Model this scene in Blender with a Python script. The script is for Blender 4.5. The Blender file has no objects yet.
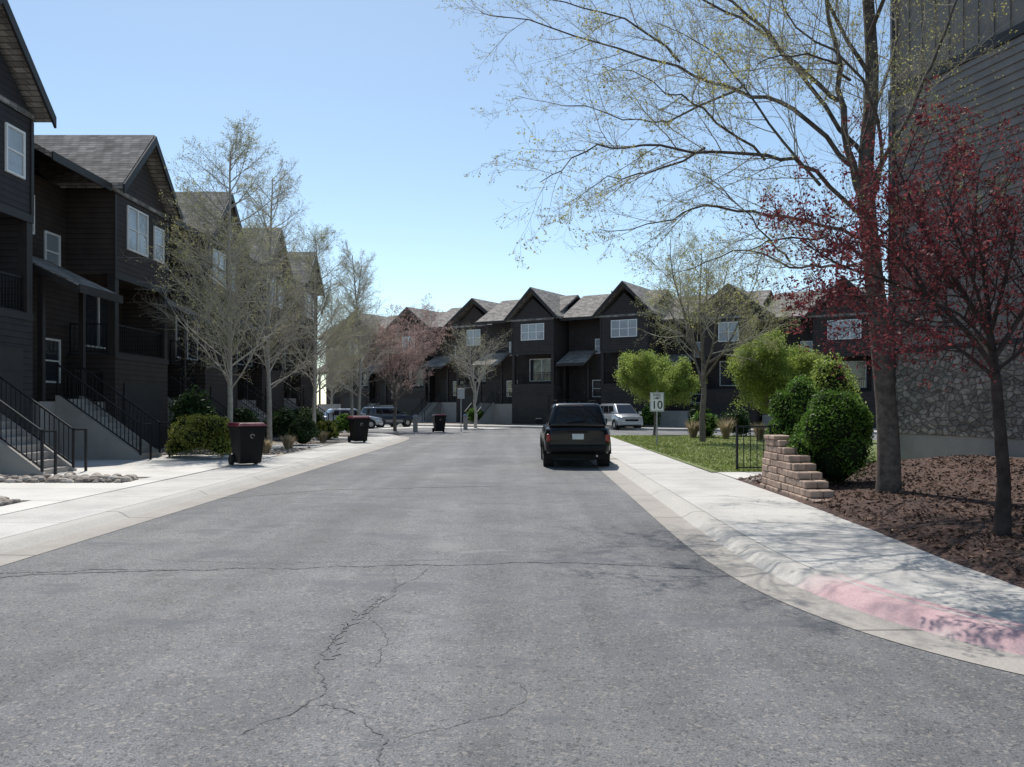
import bpy, math, random
import numpy as np
from mathutils import Vector, Matrix
C = bpy.context.scene.collection
PI = math.pi
CAMH, F, HY = 1.7, 800.0, 405.0
def at(px, py, Y):
    return Vector(((px-512)/F*Y, Y, CAMH+(HY-py)*Y/F))

# ------------------------------------------------------------ mesh builder
class MB:
    def __init__(s): s.v=[]; s.f=[]
    def poly(s, pts):
        b=len(s.v); s.v.extend([tuple(p) for p in pts]); s.f.append(tuple(range(b,b+len(pts))))
    def box(s,x0,x1,y0,y1,z0,z1):
        b=len(s.v)
        s.v += [(x0,y0,z0),(x1,y0,z0),(x1,y1,z0),(x0,y1,z0),(x0,y0,z1),(x1,y0,z1),(x1,y1,z1),(x0,y1,z1)]
        for q in ((0,3,2,1),(4,5,6,7),(0,1,5,4),(1,2,6,5),(2,3,7,6),(3,0,4,7)): s.f.append(tuple(b+i for i in q))
    def hull8(s,pts):
        b=len(s.v); s.v += [tuple(p) for p in pts]
        for q in ((0,3,2,1),(4,5,6,7),(0,1,5,4),(1,2,6,5),(2,3,7,6),(3,0,4,7)): s.f.append(tuple(b+i for i in q))
    def prism(s, prof, axis, a0, a1):
        def mk(p,a):
            if axis=='x': return (a,p[0],p[1])
            if axis=='y': return (p[0],a,p[1])
            return (p[0],p[1],a)
        n=len(prof); b=len(s.v)
        s.v += [mk(p,a0) for p in prof]+[mk(p,a1) for p in prof]
        s.f.append(tuple(range(b,b+n))[::-1]); s.f.append(tuple(range(b+n,b+2*n)))
        for i in range(n):
            j=(i+1)%n; s.f.append((b+i,b+j,b+n+j,b+n+i))
    def bar(s,p,q,w,h=None):
        p=Vector(p); q=Vector(q); h=h or w
        d=(q-p).normalized(); up=Vector((0,0,1)) if abs(d.z)<.95 else Vector((0,1,0))
        a=d.cross(up).normalized()*w/2; c=a.cross(d).normalized()*h/2
        s.hull8([p-a-c,p+a-c,q+a-c,q-a-c,p-a+c,p+a+c,q+a+c,q-a+c])
    def tube(s, pts, rad, n):
        b=len(s.v); m=len(pts); prev=None
        for i,p in enumerate(pts):
            d=(pts[min(i+1,m-1)]-pts[max(i-1,0)])
            d=d.normalized() if d.length>1e-6 else Vector((0,0,1))
            if prev is None:
                a=d.cross(Vector((0.31,0.2,0.9))).normalized()
            else:
                a=(prev-d*prev.dot(d)); a=a.normalized() if a.length>1e-5 else d.cross(Vector((0.31,0.9,0.2))).normalized()
            prev=a; c=d.cross(a); r=rad[i]
            for k in range(n):
                t=2*PI*k/n; q=p+a*(math.cos(t)*r)+c*(math.sin(t)*r); s.v.append((q.x,q.y,q.z))
        for i in range(m-1):
            for k in range(n):
                k2=(k+1)%n; s.f.append((b+i*n+k,b+i*n+k2,b+(i+1)*n+k2,b+(i+1)*n+k))
    def cyl(s,p,q,r,n=12,r2=None):
        p=Vector(p); q=Vector(q); b=len(s.v); s.tube([p,q],[r,r2 if r2 is not None else r],n)
        s.f.append(tuple(range(b,b+n))[::-1]); s.f.append(tuple(range(b+n,b+2*n)))
    def build(s,name,m,parent=None,smooth=False,bevel=0,seg=2):
        me=bpy.data.meshes.new(name); me.from_pydata(s.v,[],s.f); me.update()
        if m: me.materials.append(m)
        if smooth: me.polygons.foreach_set('use_smooth',[True]*len(me.polygons))
        o=bpy.data.objects.new(name,me); C.objects.link(o)
        if parent: o.parent=parent
        if bevel:
            md=o.modifiers.new('bevel','BEVEL'); md.width=bevel; md.segments=seg; md.limit_method='ANGLE'; md.angle_limit=math.radians(35)
        return o
def tag(o,label,cat,group=None,kind=None):
    o['label']=label; o['category']=cat
    if group: o['group']=group
    if kind: o['kind']=kind
    return o
def thing(name,label,cat,loc=(0,0,0),rz=0,group=None):
    o=bpy.data.objects.new(name,None); C.objects.link(o); o.empty_display_size=.2
    o.location=loc; o.rotation_euler=(0,0,rz); return tag(o,label,cat,group)
def copy_tree(o,parent=None):
    c=o.copy(); C.objects.link(c)
    if parent: c.parent=parent
    for ch in list(o.children): copy_tree(ch,c)
    return c
def struct(mb,name,m,**k):
    o=mb.build(name,m,**k); o['kind']='structure'; return o

# ------------------------------------------------------------ materials
def newmat(name):
    m=bpy.data.materials.new(name); m.use_nodes=True; nt=m.node_tree; nt.nodes.clear()
    out=nt.nodes.new('ShaderNodeOutputMaterial'); b=nt.nodes.new('ShaderNodeBsdfPrincipled')
    nt.links.new(b.outputs[0],out.inputs[0]); return m,nt,b,out
def N(nt,t,**k):
    n=nt.nodes.new(t)
    for a,v in k.items(): setattr(n,a,v)
    return n
def noise(nt,co,scale,detail=4,rough=.6):
    n=N(nt,'ShaderNodeTexNoise'); n.inputs['Scale'].default_value=scale; n.inputs['Detail'].default_value=detail; n.inputs['Roughness'].default_value=rough
    nt.links.new(co,n.inputs['Vector']); return n.outputs['Fac']
def ramp(nt,fac,stops):
    r=N(nt,'ShaderNodeValToRGB'); e=r.color_ramp.elements
    while len(e)<len(stops): e.new(.5)
    for i,(p,c) in enumerate(stops):
        e[i].position=p; e[i].color=(c[0],c[1],c[2],1) if not isinstance(c,(int,float)) else (c,c,c,1)
    nt.links.new(fac,r.inputs[0]); return r.outputs[0]
def math_(nt,op,a,b=None,c=None):
    n=N(nt,'ShaderNodeMath',operation=op)
    for i,x in enumerate((a,b,c)):
        if x is None: continue
        if isinstance(x,(int,float)): n.inputs[i].default_value=x
        else: nt.links.new(x,n.inputs[i])
    return n.outputs[0]
def mixc(nt,fac,a,b,mode='MIX'):
    n=N(nt,'ShaderNodeMix',data_type='RGBA',blend_type=mode)
    for i,x in ((0,fac),(6,a),(7,b)):
        if isinstance(x,(int,float)): n.inputs[i].default_value=x if i==0 else (x,x,x,1)
        elif isinstance(x,tuple): n.inputs[i].default_value=(x[0],x[1],x[2],1)
        else: nt.links.new(x,n.inputs[i])
    return n.outputs[2]
def bump(nt,b,h,strength,dist=.02):
    n=N(nt,'ShaderNodeBump'); n.inputs['Strength'].default_value=strength; n.inputs['Distance'].default_value=dist
    nt.links.new(h,n.inputs['Height']); nt.links.new(n.outputs[0],b.inputs['Normal'])
def objco(nt): return N(nt,'ShaderNodeTexCoord').outputs['Object']
def sep(nt,co):
    n=N(nt,'ShaderNodeSeparateXYZ'); nt.links.new(co,n.inputs[0]); return n.outputs
def plain(name,c,rough=.6,var=.25,scale=6,metal=0,spec=.4,bmp=.15,coat=0):
    m,nt,b,o=newmat(name); co=objco(nt)
    f=noise(nt,co,scale,6)
    col=ramp(nt,f,[(.3,tuple(x*(1-var) for x in c)),(.7,tuple(min(1,x*(1+var)) for x in c))])
    nt.links.new(col,b.inputs['Base Color']); b.inputs['Roughness'].default_value=rough; b.inputs['Metallic'].default_value=metal
    b.inputs['Specular IOR Level'].default_value=spec
    if coat: b.inputs['Coat Weight'].default_value=coat; b.inputs['Coat Roughness'].default_value=.03
    if bmp: bump(nt,b,noise(nt,co,scale*12,3),bmp,.005)
    return m
def siding(name,c,pitch=.17,rough=.7):
    m,nt,b,o=newmat(name); co=objco(nt); s=sep(nt,co)
    fr=math_(nt,'FRACT',math_(nt,'DIVIDE',s[2],pitch))
    line=ramp(nt,fr,[(0,.25),(.08,.35),(.16,1.0),(1,.85)])
    f=noise(nt,co,1.7,6)
    col=ramp(nt,f,[(.3,tuple(x*.78 for x in c)),(.7,tuple(x*1.2 for x in c))])
    nt.links.new(mixc(nt,1.0,col,line,'MULTIPLY'),b.inputs['Base Color'])
    b.inputs['Roughness'].default_value=rough; b.inputs['Specular IOR Level'].default_value=.25
    h=math_(nt,'SUBTRACT',1.0,fr); bump(nt,b,h,.6,.02); return m
def shingle(name,c):
    m,nt,b,o=newmat(name); co=objco(nt); s=sep(nt,co)
    cb=N(nt,'ShaderNodeCombineXYZ'); nt.links.new(math_(nt,'ADD',s[0],s[1]),cb.inputs[0]); nt.links.new(math_(nt,'MULTIPLY',s[2],1.0),cb.inputs[1])
    br=N(nt,'ShaderNodeTexBrick'); nt.links.new(cb.outputs[0],br.inputs['Vector'])
    br.inputs['Scale'].default_value=1; br.inputs['Brick Width'].default_value=.3; br.inputs['Row Height'].default_value=.11; br.inputs['Mortar Size'].default_value=.012
    br.inputs['Color1'].default_value=(c[0]*.65,c[1]*.65,c[2]*.65,1); br.inputs['Color2'].default_value=(c[0]*1.3,c[1]*1.3,c[2]*1.3,1); br.inputs['Mortar'].default_value=(c[0]*.4,c[1]*.4,c[2]*.4,1)
    f=noise(nt,co,1.3,5)
    nt.links.new(mixc(nt,1.0,br.outputs['Color'],ramp(nt,f,[(.3,.7),(.7,1.25)]),'MULTIPLY'),b.inputs['Base Color'])
    b.inputs['Roughness'].default_value=.9; b.inputs['Specular IOR Level'].default_value=.15
    bump(nt,b,noise(nt,co,40,3),.3,.01); return m
def leafmat(name,c1,c2,c3,trans=.45,rough=.55):
    m,nt,b,o=newmat(name); g=N(nt,'ShaderNodeNewGeometry')
    col=ramp(nt,g.outputs['Random Per Island'],[(0,c1),(.5,c2),(1,c3)])
    f=noise(nt,objco(nt),1.6,3)
    col=mixc(nt,1.0,col,ramp(nt,f,[(.3,.6),(.7,1.3)]),'MULTIPLY')
    nt.links.new(col,b.inputs['Base Color']); b.inputs['Roughness'].default_value=rough; b.inputs['Specular IOR Level'].default_value=.25
    if trans>0:
        t=N(nt,'ShaderNodeBsdfTranslucent'); nt.links.new(col,t.inputs[0])
        mx=N(nt,'ShaderNodeMixShader'); mx.inputs[0].default_value=trans
        nt.links.new(b.outputs[0],mx.inputs[1]); nt.links.new(t.outputs[0],mx.inputs[2]); nt.links.new(mx.outputs[0],o.inputs[0])
    return m
def concrete(name,c,joint=0,axis=1,stain=.25,tone=.06):
    m,nt,b,o=newmat(name); co=objco(nt); s=sep(nt,co)
    f=noise(nt,co,.9,7,.65); f2=noise(nt,co,45,4)
    col=ramp(nt,f,[(.25,tuple(x*(1-stain) for x in c)),(.55,c),(.8,tuple(x*1.08 for x in c))])
    col=mixc(nt,1.0,col,ramp(nt,f2,[(.3,.84),(.7,1.1)]),'MULTIPLY')
    if joint:
        fr=math_(nt,'FRACT',math_(nt,'DIVIDE',s[axis],joint))
        col=mixc(nt,1.0,col,ramp(nt,fr,[(0,.45),(.010,.55),(.016,1),(1,1)]),'MULTIPLY')
        wn=N(nt,'ShaderNodeTexWhiteNoise',noise_dimensions='1D'); nt.links.new(math_(nt,'FLOOR',math_(nt,'DIVIDE',s[axis],joint)),wn.inputs['W'])
        if tone: col=mixc(nt,1.0,col,ramp(nt,wn.outputs['Value'],[(0,1-tone*1.5),(1,1+tone)]),'MULTIPLY')
    nt.links.new(col,b.inputs['Base Color']); b.inputs['Roughness'].default_value=.85; b.inputs['Specular IOR Level'].default_value=.25
    bump(nt,b,f2,.25,.005); return m
def asphalt():
    m,nt,b,o=newmat('asphalt'); co=objco(nt)
    big=noise(nt,co,.35,6,.6); mid=noise(nt,co,2.2,6,.7); fine=noise(nt,co,85,3,.7)
    col=ramp(nt,big,[(.3,(.112,.113,.118)),(.5,(.146,.146,.149)),(.72,(.185,.183,.181))])
    col=mixc(nt,1.0,col,ramp(nt,mid,[(.25,.74),(.5,1.0),(.8,1.16)]),'MULTIPLY')
    col=mixc(nt,1.0,col,ramp(nt,fine,[(.32,.42),(.5,1.0),(.7,1.65)]),'MULTIPLY')
    v=N(nt,'ShaderNodeTexVoronoi'); v.inputs['Scale'].default_value=52; nt.links.new(co,v.inputs['Vector'])
    sp=sep(nt,v.outputs['Color'])
    col=mixc(nt,ramp(nt,sp[0],[(.87,0),(.91,.5)]),col,(.30,.27,.235))
    col=mixc(nt,ramp(nt,sp[1],[(.87,0),(.92,.55)]),col,(.045,.045,.047))
    mp=N(nt,'ShaderNodeMapping'); mp.inputs['Scale'].default_value=(1.1,.06,1); nt.links.new(co,mp.inputs[0])
    st=noise(nt,mp.outputs[0],1.0,3)
    col=mixc(nt,1.0,col,ramp(nt,st,[(.35,.82),(.65,1.16)]),'MULTIPLY')
    mp2=N(nt,'ShaderNodeMapping'); mp2.inputs['Scale'].default_value=(.5,1.0,1); nt.links.new(co,mp2.inputs[0])
    pt=noise(nt,mp2.outputs[0],.9,8,.72)
    col=mixc(nt,ramp(nt,pt,[(.56,0),(.60,.55)]),col,(.096,.10,.11))
    col=mixc(nt,ramp(nt,pt,[(.36,.45),(.39,0)]),col,(.235,.23,.22))
    nt.links.new(col,b.inputs['Base Color']); b.inputs['Roughness'].default_value=.8; b.inputs['Specular IOR Level'].default_value=.3
    bump(nt,b,fine,.4,.008); return m
M={}
M['asphalt']=asphalt()
M['crack']=plain('crack_tar',(.085,.085,.088),.8,.3,9)
M['crack2']=plain('crack_seal',(.115,.115,.12),.8,.3,9)
M['walk']=concrete('sidewalk_concrete',(.53,.51,.475),1.55,1,.26)
M['pad']=concrete('pad_concrete',(.62,.595,.55),1.9,1,.2)
M['kerb']=concrete('kerb_concrete',(.47,.445,.405),3.0,1,.12,0)
M['gutter']=concrete('gutter_concrete',(.37,.34,.305),3.0,1,.25,0)
M['steps']=concrete('steps_concrete',(.38,.35,.32),0,1,.25)
M['found']=concrete('foundation_concrete',(.26,.25,.235),0,1,.25)
def redpaint():
    m,nt,b,o=newmat('worn_red_paint'); co=objco(nt)
    f=noise(nt,co,4,9,.8); f2=noise(nt,co,60,3); s=sep(nt,co)
    fade=ramp(nt,math_(nt,'ADD',math_(nt,'SUBTRACT',s[1],7.25),math_(nt,'MULTIPLY',f,.9)),[(.3,0),(.8,1)])
    col=ramp(nt,f,[(.30,(.50,.41,.385)),(.45,(.50,.34,.34)),(.68,(.48,.29,.305))])
    col=mixc(nt,fade,col,(.47,.44,.40))
    col=mixc(nt,1.0,col,ramp(nt,f2,[(.3,.82),(.7,1.12)]),'MULTIPLY')
    nt.links.new(col,b.inputs['Base Color']); b.inputs['Roughness'].default_value=.8; return m
M['red_paint']=redpaint()
def gravelmat(name,cs,scale,bd=.03):
    m,nt,b,o=newmat(name); co=objco(nt)
    v=N(nt,'ShaderNodeTexVoronoi'); v.inputs['Scale'].default_value=scale; nt.links.new(co,v.inputs['Vector'])
    s=sep(nt,v.outputs['Color']); col=ramp(nt,s[0],[(0,cs[0]),(.5,cs[1]),(1,cs[2])])
    col=mixc(nt,1.0,col,ramp(nt,noise(nt,co,.8,5),[(.3,.7),(.7,1.2)]),'MULTIPLY')
    nt.links.new(col,b.inputs['Base Color']); b.inputs['Roughness'].default_value=.9
    bump(nt,b,v.outputs['Distance'],.8,bd); return m
M['earth']=gravelmat('earth',[(.12,.10,.07),(.18,.15,.11),(.25,.21,.16)],9)
M['gravel']=gravelmat('gravel',[(.18,.15,.12),(.31,.26,.21),(.46,.41,.35)],14)
M['mulch']=gravelmat('mulch',[(.03,.016,.011),(.065,.033,.023),(.13,.068,.047)],46,.010)
M['chip']=leafmat('mulch_chip',(.04,.02,.013),(.10,.052,.036),(.24,.155,.11),.0,.9)
M['lawn']=gravelmat('lawn',[(.10,.13,.035),(.15,.19,.05),(.23,.24,.09)],30)
M['blade']=leafmat('grass_blade',(.17,.22,.055),(.24,.30,.08),(.36,.37,.16),.4)
M['rock']=leafmat('river_rock',(.24,.20,.17),(.38,.33,.28),(.55,.5,.44),.0,.85)
M['sid_brown']=siding('siding_brown',(.056,.043,.038)); M['sid_char']=siding('siding_charcoal',(.052,.044,.042)); M['sid_slate']=siding('siding_slate',(.040,.036,.038))
M['trim']=plain('dark_trim',(.026,.022,.021),.55,.2,3)
M['shingle']=shingle('shingle',(.29,.265,.24))
M['white']=plain('white_frame',(.80,.80,.78),.5,.06,4)
def glassmat(name,c1,c2,metal,rough):
    m,nt,b,o=newmat(name); co=objco(nt); s=sep(nt,co)
    fr=math_(nt,'FRACT',math_(nt,'DIVIDE',s[2],.055))
    col=mixc(nt,ramp(nt,fr,[(.3,0),(.5,1)]),c1,c2)
    nt.links.new(col,b.inputs['Base Color']); b.inputs['Metallic'].default_value=metal; b.inputs['Roughness'].default_value=rough
    b.inputs['Coat Weight'].default_value=1; b.inputs['Coat Roughness'].default_value=.02; return m
M['blind']=glassmat('window_with_blinds',(.22,.25,.28),(.38,.41,.44),.15,.35)
M['glass']=glassmat('window_glass',(.03,.035,.045),(.035,.04,.05),.0,.06)
M['metal_black']=plain('black_metal',(.018,.018,.02),.45,.2,8,.3)
M['galv']=plain('galvanised_steel',(.35,.35,.36),.45,.15,8,.8)
M['bark']=plain('bark',(.17,.145,.125),.9,.45,9,0,.2,.8)
M['bark_dark']=plain('dark_bark',(.05,.038,.035),.9,.45,9,0,.2,.8)
M['bark_maple']=plain('grey_brown_bark',(.10,.083,.072),.9,.5,9,0,.2,1.0)
M['bark_pale']=plain('pale_bark',(.36,.335,.295),.9,.3,7,0,.2,.5)
M['twig']=plain('twig',(.32,.28,.225),.85,.3,5,0,.2,0)
M['twig_pale']=plain('pale_twig',(.42,.39,.335),.85,.3,5,0,.2,0)
M['twig_pink']=plain('rosy_twig',(.36,.27,.24),.85,.3,5,0,.2,0)
M['bud']=leafmat('bud_leaf',(.30,.30,.10),(.40,.39,.13),(.50,.47,.18),.5)
M['bud_soft']=leafmat('soft_green_bud',(.28,.28,.12),(.36,.36,.16),(.44,.42,.21),.5)
M['bud_pale']=leafmat('pale_bud',(.30,.28,.16),(.38,.35,.21),(.45,.42,.27),.5)
M['bud_pink']=leafmat('rosy_bud',(.36,.24,.21),(.42,.29,.26),(.48,.36,.30),.45)
M['red_leaf']=leafmat('dark_red_leaf',(.11,.018,.024),(.20,.04,.046),(.34,.10,.10),.45)
M['lime']=leafmat('lime_leaf',(.21,.29,.055),(.31,.39,.085),(.42,.48,.14),.5)
M['green']=leafmat('green_leaf',(.055,.125,.018),(.10,.19,.028),(.17,.28,.05),.38)
M['olive']=leafmat('olive_leaf',(.14,.17,.03),(.22,.24,.04),(.32,.33,.08),.4)
M['dark_green']=leafmat('dark_green_leaf',(.015,.035,.01),(.03,.06,.016),(.055,.10,.03),.3)
M['straw']=leafmat('straw',(.30,.24,.15),(.42,.34,.22),(.52,.44,.3),.4)
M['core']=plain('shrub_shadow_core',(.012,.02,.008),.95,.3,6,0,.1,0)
M['paint_black']=plain('black_car_paint',(.004,.0045,.006),.25,.1,2,0,.3,0,.35)
M['paint_silver']=plain('silver_car_paint',(.42,.43,.45),.3,.06,2,.4,.5,0,1)
M['paint_white']=plain('pale_silver_car_paint',(.33,.34,.355),.3,.05,2,.3,.5,0,1)
M['paint_blue']=plain('dark_blue_car_paint',(.02,.03,.05),.28,.1,2,0,.5,0,1)
M['plastic']=plain('black_plastic',(.010,.010,.011),.6,.15,8,0,.2)
M['car_glass']=plain('car_glass',(.008,.009,.011),.04,.1,2,0,.5,0,.3)
M['rubber']=plain('tyre_rubber',(.015,.015,.015),.85,.2,10)
M['rim']=plain('alloy_rim',(.35,.35,.36),.35,.1,5,.8,.5,0)
M['red_lens']=plain('red_lens',(.26,.012,.010),.15,.1,5,0,.5,0,.6)
M['clear_lens']=plain('clear_lens',(.6,.6,.6),.1,.1,5,0,.6,0,1)
M['plate']=plain('licence_plate',(.60,.65,.63),.4,.15,20)
M['bin']=plain('dark_bin_plastic',(.006,.006,.007),.5,.2,4,0,.2)
M['lid']=plain('maroon_lid_plastic',(.12,.014,.028),.45,.2,4,0,.3)
M['sign_white']=plain('sign_white',(.82,.82,.80),.45,.05,4,0,.4,0)
M['sign_black']=plain('sign_black',(.01,.01,.01),.5,.05,4,0,.4,0)
M['block']=plain('split_face_block',(.37,.275,.22),.9,.4,4,0,.2,1.0)
M['sid_right']=plain('lap_board_paint',(.185,.165,.148),.6,.2,2.2,0,.4,.2)
def stonemat():
    m,nt,b,o=newmat('stone_veneer'); co=objco(nt); s=sep(nt,co)
    cb=N(nt,'ShaderNodeCombineXYZ'); nt.links.new(s[1],cb.inputs[0]); nt.links.new(math_(nt,'MULTIPLY',s[2],1.5),cb.inputs[1])
    v=N(nt,'ShaderNodeTexVoronoi'); v.inputs['Scale'].default_value=5.2; nt.links.new(cb.outputs[0],v.inputs['Vector'])
    e=N(nt,'ShaderNodeTexVoronoi',feature='DISTANCE_TO_EDGE'); e.inputs['Scale'].default_value=5.2; nt.links.new(cb.outputs[0],e.inputs['Vector'])
    q=sep(nt,v.outputs['Color']); col=ramp(nt,q[0],[(0,(.12,.104,.092)),(.5,(.19,.17,.15)),(1,(.29,.26,.23))])
    col=mixc(nt,1.0,col,ramp(nt,noise(nt,co,7,6,.7),[(.3,.5),(.7,1.4)]),'MULTIPLY')
    ed=ramp(nt,e.outputs['Distance'],[(.01,.5),(.06,1)])
    nt.links.new(mixc(nt,1.0,col,ed,'MULTIPLY'),b.inputs['Base Color']); b.inputs['Roughness'].default_value=.9
    bump(nt,b,ramp(nt,e.outputs['Distance'],[(.0,0),(.12,1)]),.9,.04); return m
M['stone']=stonemat()

# ------------------------------------------------------------ polylines
def smooth(pts,it=60,st=.22):
    P=[Vector((p[0],p[1],0)) for p in pts]
    L=sum((b-a).length for a,b in zip(P,P[1:])); P=resample(P,int(L/st)+2)
    for _ in range(it): P=[P[0]]+[P[i]*.5+(P[i-1]+P[i+1])*.25 for i in range(1,len(P)-1)]+[P[-1]]
    return P
def resample(P,n):
    L=[0]
    for a,b in zip(P,P[1:]): L.append(L[-1]+(b-a).length)
    out=[];j=0
    for i in range(n):
        s=L[-1]*i/(n-1)
        while j<len(P)-2 and L[j+1]<s: j+=1
        t=(s-L[j])/max(1e-6,L[j+1]-L[j]); out.append(P[j].lerp(P[j+1],min(1,t)))
    return out
def sweep(mb,P,prof,sign):
    rows=[]
    for i,p in enumerate(P):
        d=(P[min(i+1,len(P)-1)]-P[max(i-1,0)]).normalized(); nrm=Vector((d.y,-d.x,0))*sign
        rows.append([(p.x+nrm.x*o,p.y+nrm.y*o,z) for o,z in prof])
    b=len(mb.v); m=len(prof)
    for r in rows: mb.v+=r
    for i in range(len(P)-1):
        for k in range(m-1): mb.f.append((b+i*m+k,b+i*m+k+1,b+(i+1)*m+k+1,b+(i+1)*m+k))
def ribbon(mb,A,B,z,n=140):
    A=resample(A,n);B=resample(B,n);b=len(mb.v)
    for a,c in zip(A,B): mb.v+=[(a.x,a.y,z),(c.x,c.y,z)]
    for i in range(n-1): mb.f.append((b+2*i,b+2*i+1,b+2*i+3,b+2*i+2))
KH=.10
# ------------------------------------------------------------ ground
g=MB(); g.poly([(-1500,-600,-.06),(1500,-600,-.06),(1500,2500,-.06),(-1500,2500,-.06)]); struct(g,'ground',M['earth'])
g=MB(); g.poly([(-6.3,-12,0),(32,-12,0),(32,6.5,0),(3.3,9,0),(3.3,46,0),(34,30,0),(40,38,0),(-16,73,0),(-30,66,0),(-30,50,0),(-6.3,46,0)]); struct(g,'road',M['asphalt'])
KR=smooth([(2.95,44),(2.85,30),(2.75,22.3),(2.60,14),(2.53,10.9),(2.50,8.8),(2.56,7.4),(2.80,6.1),(3.25,5.2),(4.1,4.5),(5.4,4.1),(8,3.9),(28,3.6)])
KL=smooth([(-5.9,-10),(-5.85,5),(-5.72,14),(-5.55,28),(-5.45,38),(-5.7,42),(-7.2,45.5),(-10.5,47.5),(-28,49)])
g=MB(); sweep(g,KR,[(-.42,.005),(0,.010)],-1); sweep(g,KL,[(-.42,.005),(0,.010)],-1); struct(g,'gutter',M['gutter'])
prof=[(0,.010),(.05,.035),(.12,.08),(.17,.098),(.33,KH)]
g=MB(); sweep(g,[p for p in KR if p.y>=7.6],prof,-1); sweep(g,KL,prof,-1); struct(g,'kerb',M['kerb'],smooth=True)
g=MB(); sweep(g,[p for p in KR if p.y<=7.85],[(0,.010),(.05,.035),(.12,.08),(.17,.098),(.335,KH+.001),(.48,KH+.0045)],-1); struct(g,'painted_kerb',M['red_paint'],smooth=True)
BR=smooth([(5.0,44),(4.95,30),(4.85,20),(4.80,16.7),(4.74,12.3),(4.55,9.3),(4.40,7.4),(4.7,6.1),(5.8,5.5),(8,5.3),(28,5)],20)
def off(P,o,sign=-1):
    out=[]
    for i,p in enumerate(P):
        d=(P[min(i+1,len(P)-1)]-P[max(i-1,0)]).normalized(); out.append(p+Vector((d.y,-d.x,0))*sign*o)
    return out
WZ=KH+.002
g=MB(); ribbon(g,off(KR,.335),BR,WZ,260); struct(g,'sidewalk',M['walk'])
BL=smooth([(-7.5,-10),(-7.45,5),(-7.4,14),(-7.3,28),(-7.2,38),(-7.5,43),(-9,46.2),(-11,48.5),(-28,51)],20)
g=MB(); ribbon(g,off(KL,.335),BL,WZ); struct(g,'sidewalk',M['walk'])
g=MB(); g.poly([(-7.3,-10,.09),(-7.15,46,.09),(-40,46,.09),(-40,-10,.09)]); struct(g,'gravel_bed',M['gravel'])
g=MB()
for y0,y1,x0 in ((-2,12.35,-12.9),(13.35,16.3,-12.9),(17.7,25.3,-13),(30.0,32.0,-13),(37.7,39.7,-13)):
    g.box(x0,-7.40,y0,y1,.0,.112)
g.box(-8.0,-7.40,12.351,13.349,0,.112); g.box(-7.95,-7.40,16.301,17.699,0,.112)
struct(g,'walkway',M['pad'])
TH=-31.8*PI/180; DX=Vector((math.cos(TH),math.sin(TH),0)); DY=Vector((-math.sin(TH),math.cos(TH),0))
A0=Vector((1.7,66,0))
def far(u,v,z=0): p=A0+DX*u+DY*v; return (p.x,p.y,z)
g=MB(); g.poly([far(-40,-9.2,.006),far(-40,-6.6,.006),far(2,-6.6,.006),far(2,-9.2,.006)]); g.poly([far(-11,-17,.008),far(-11,-9.2,.008),far(-4,-9.2,.008),far(-4,-17,.008)])
struct(g,'driveway_apron',M['pad'])
g=MB(); g.hull8([far(-45,-6.6,0),far(45,-6.6,0),far(45,-5.0,0),far(-45,-5.0,0),far(-45,-6.6,.14),far(45,-6.6,.14),far(45,-5.0,.14),far(-45,-5.0,.14)]); struct(g,'sidewalk',M['walk'])
g=MB(); g.poly([far(-45,-5.0,.12),far(45,-5.0,.12),far(45,6,.12),far(-45,6,.12)]); struct(g,'gravel_bed',M['gravel'])
g=MB(); g.poly([(4.7,18.9,.12),(5.0,42,.12),(16,39,.17),(16,18.9,.17)]); struct(g,'lawn',M['lawn'])
g=MB(); g.box(4.84,9.3,17.2,18.85,0,.118); struct(g,'walkway',M['pad'])
def hz(x,y):
    d=min(x-(4.44+max(0,min(1,(y-6.8)/8))*.38),(y-5.7)*.9)
    if d<0: return max(.02,.10+d*.35)
    return .11+min(1,d/.5)*.06+min(1,max(0,d)/4.6)*.44
g=MB(); nx,ny=110,140; x0,x1,y0,y1=4.1,13,5.2,17.2
rg=random.Random(3)
for j in range(ny+1):
    for i in range(nx+1):
        x=x0+(x1-x0)*i/nx;y=y0+(y1-y0)*j/ny; z=hz(x,y)
        g.v.append((x,y,z+(rg.uniform(-.005,.007)+.02*math.sin(x*2.1+y*1.3)*math.sin(y*1.7-x) if z>.14 else 0)))
for j in range(ny):
    for i in range(nx):
        a=j*(nx+1)+i; g.f.append((a,a+1,a+nx+2,a+nx+1))
struct(g,'mulch_bed',M['mulch'])
g=MB(); g.poly([(4.8,17.3,.09),(4.8,18.9,.09),(22,18.9,.09),(22,17.3,.09)]); g.poly([(13,5.2,.5),(13,17.2,.5),(30,17.2,.5),(30,5.2,.5)]); struct(g,'gravel_bed',M['gravel'])

def leaf_mesh(centers,size,seed,asp=1.6,jit=.4,flat=0):
    r=np.random.RandomState(seed); c=np.asarray(centers,float); n=len(c)
    a=r.normal(size=(n,3)); a/=np.linalg.norm(a,axis=1)[:,None]
    b=r.normal(size=(n,3))
    if flat: 
        a[:,2]*=flat; a/=np.linalg.norm(a,axis=1)[:,None]; b[:,2]*=flat
    b-=a*(a*b).sum(1)[:,None]; b/=np.linalg.norm(b,axis=1)[:,None]
    s=(size*(1+jit*r.uniform(-1,1,n)))[:,None]
    v=np.stack([c-a*s*asp*.5,c+b*s*.38,c+a*s*asp*.5,c-b*s*.38],1).reshape(-1,3)
    m=MB(); m.v=[tuple(x) for x in v.tolist()]; m.f=[(4*i,4*i+1,4*i+2,4*i+3) for i in range(n)]; return m
ch=[]; 
for i in range(24000):
    y=5.3+11.8*rg.random()**1.5; x=4.42+rg.random()*5.6; z=hz(x,y)
    if z<.125: continue
    ch.append((x,y,z+rg.uniform(.005,.03)))
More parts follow.
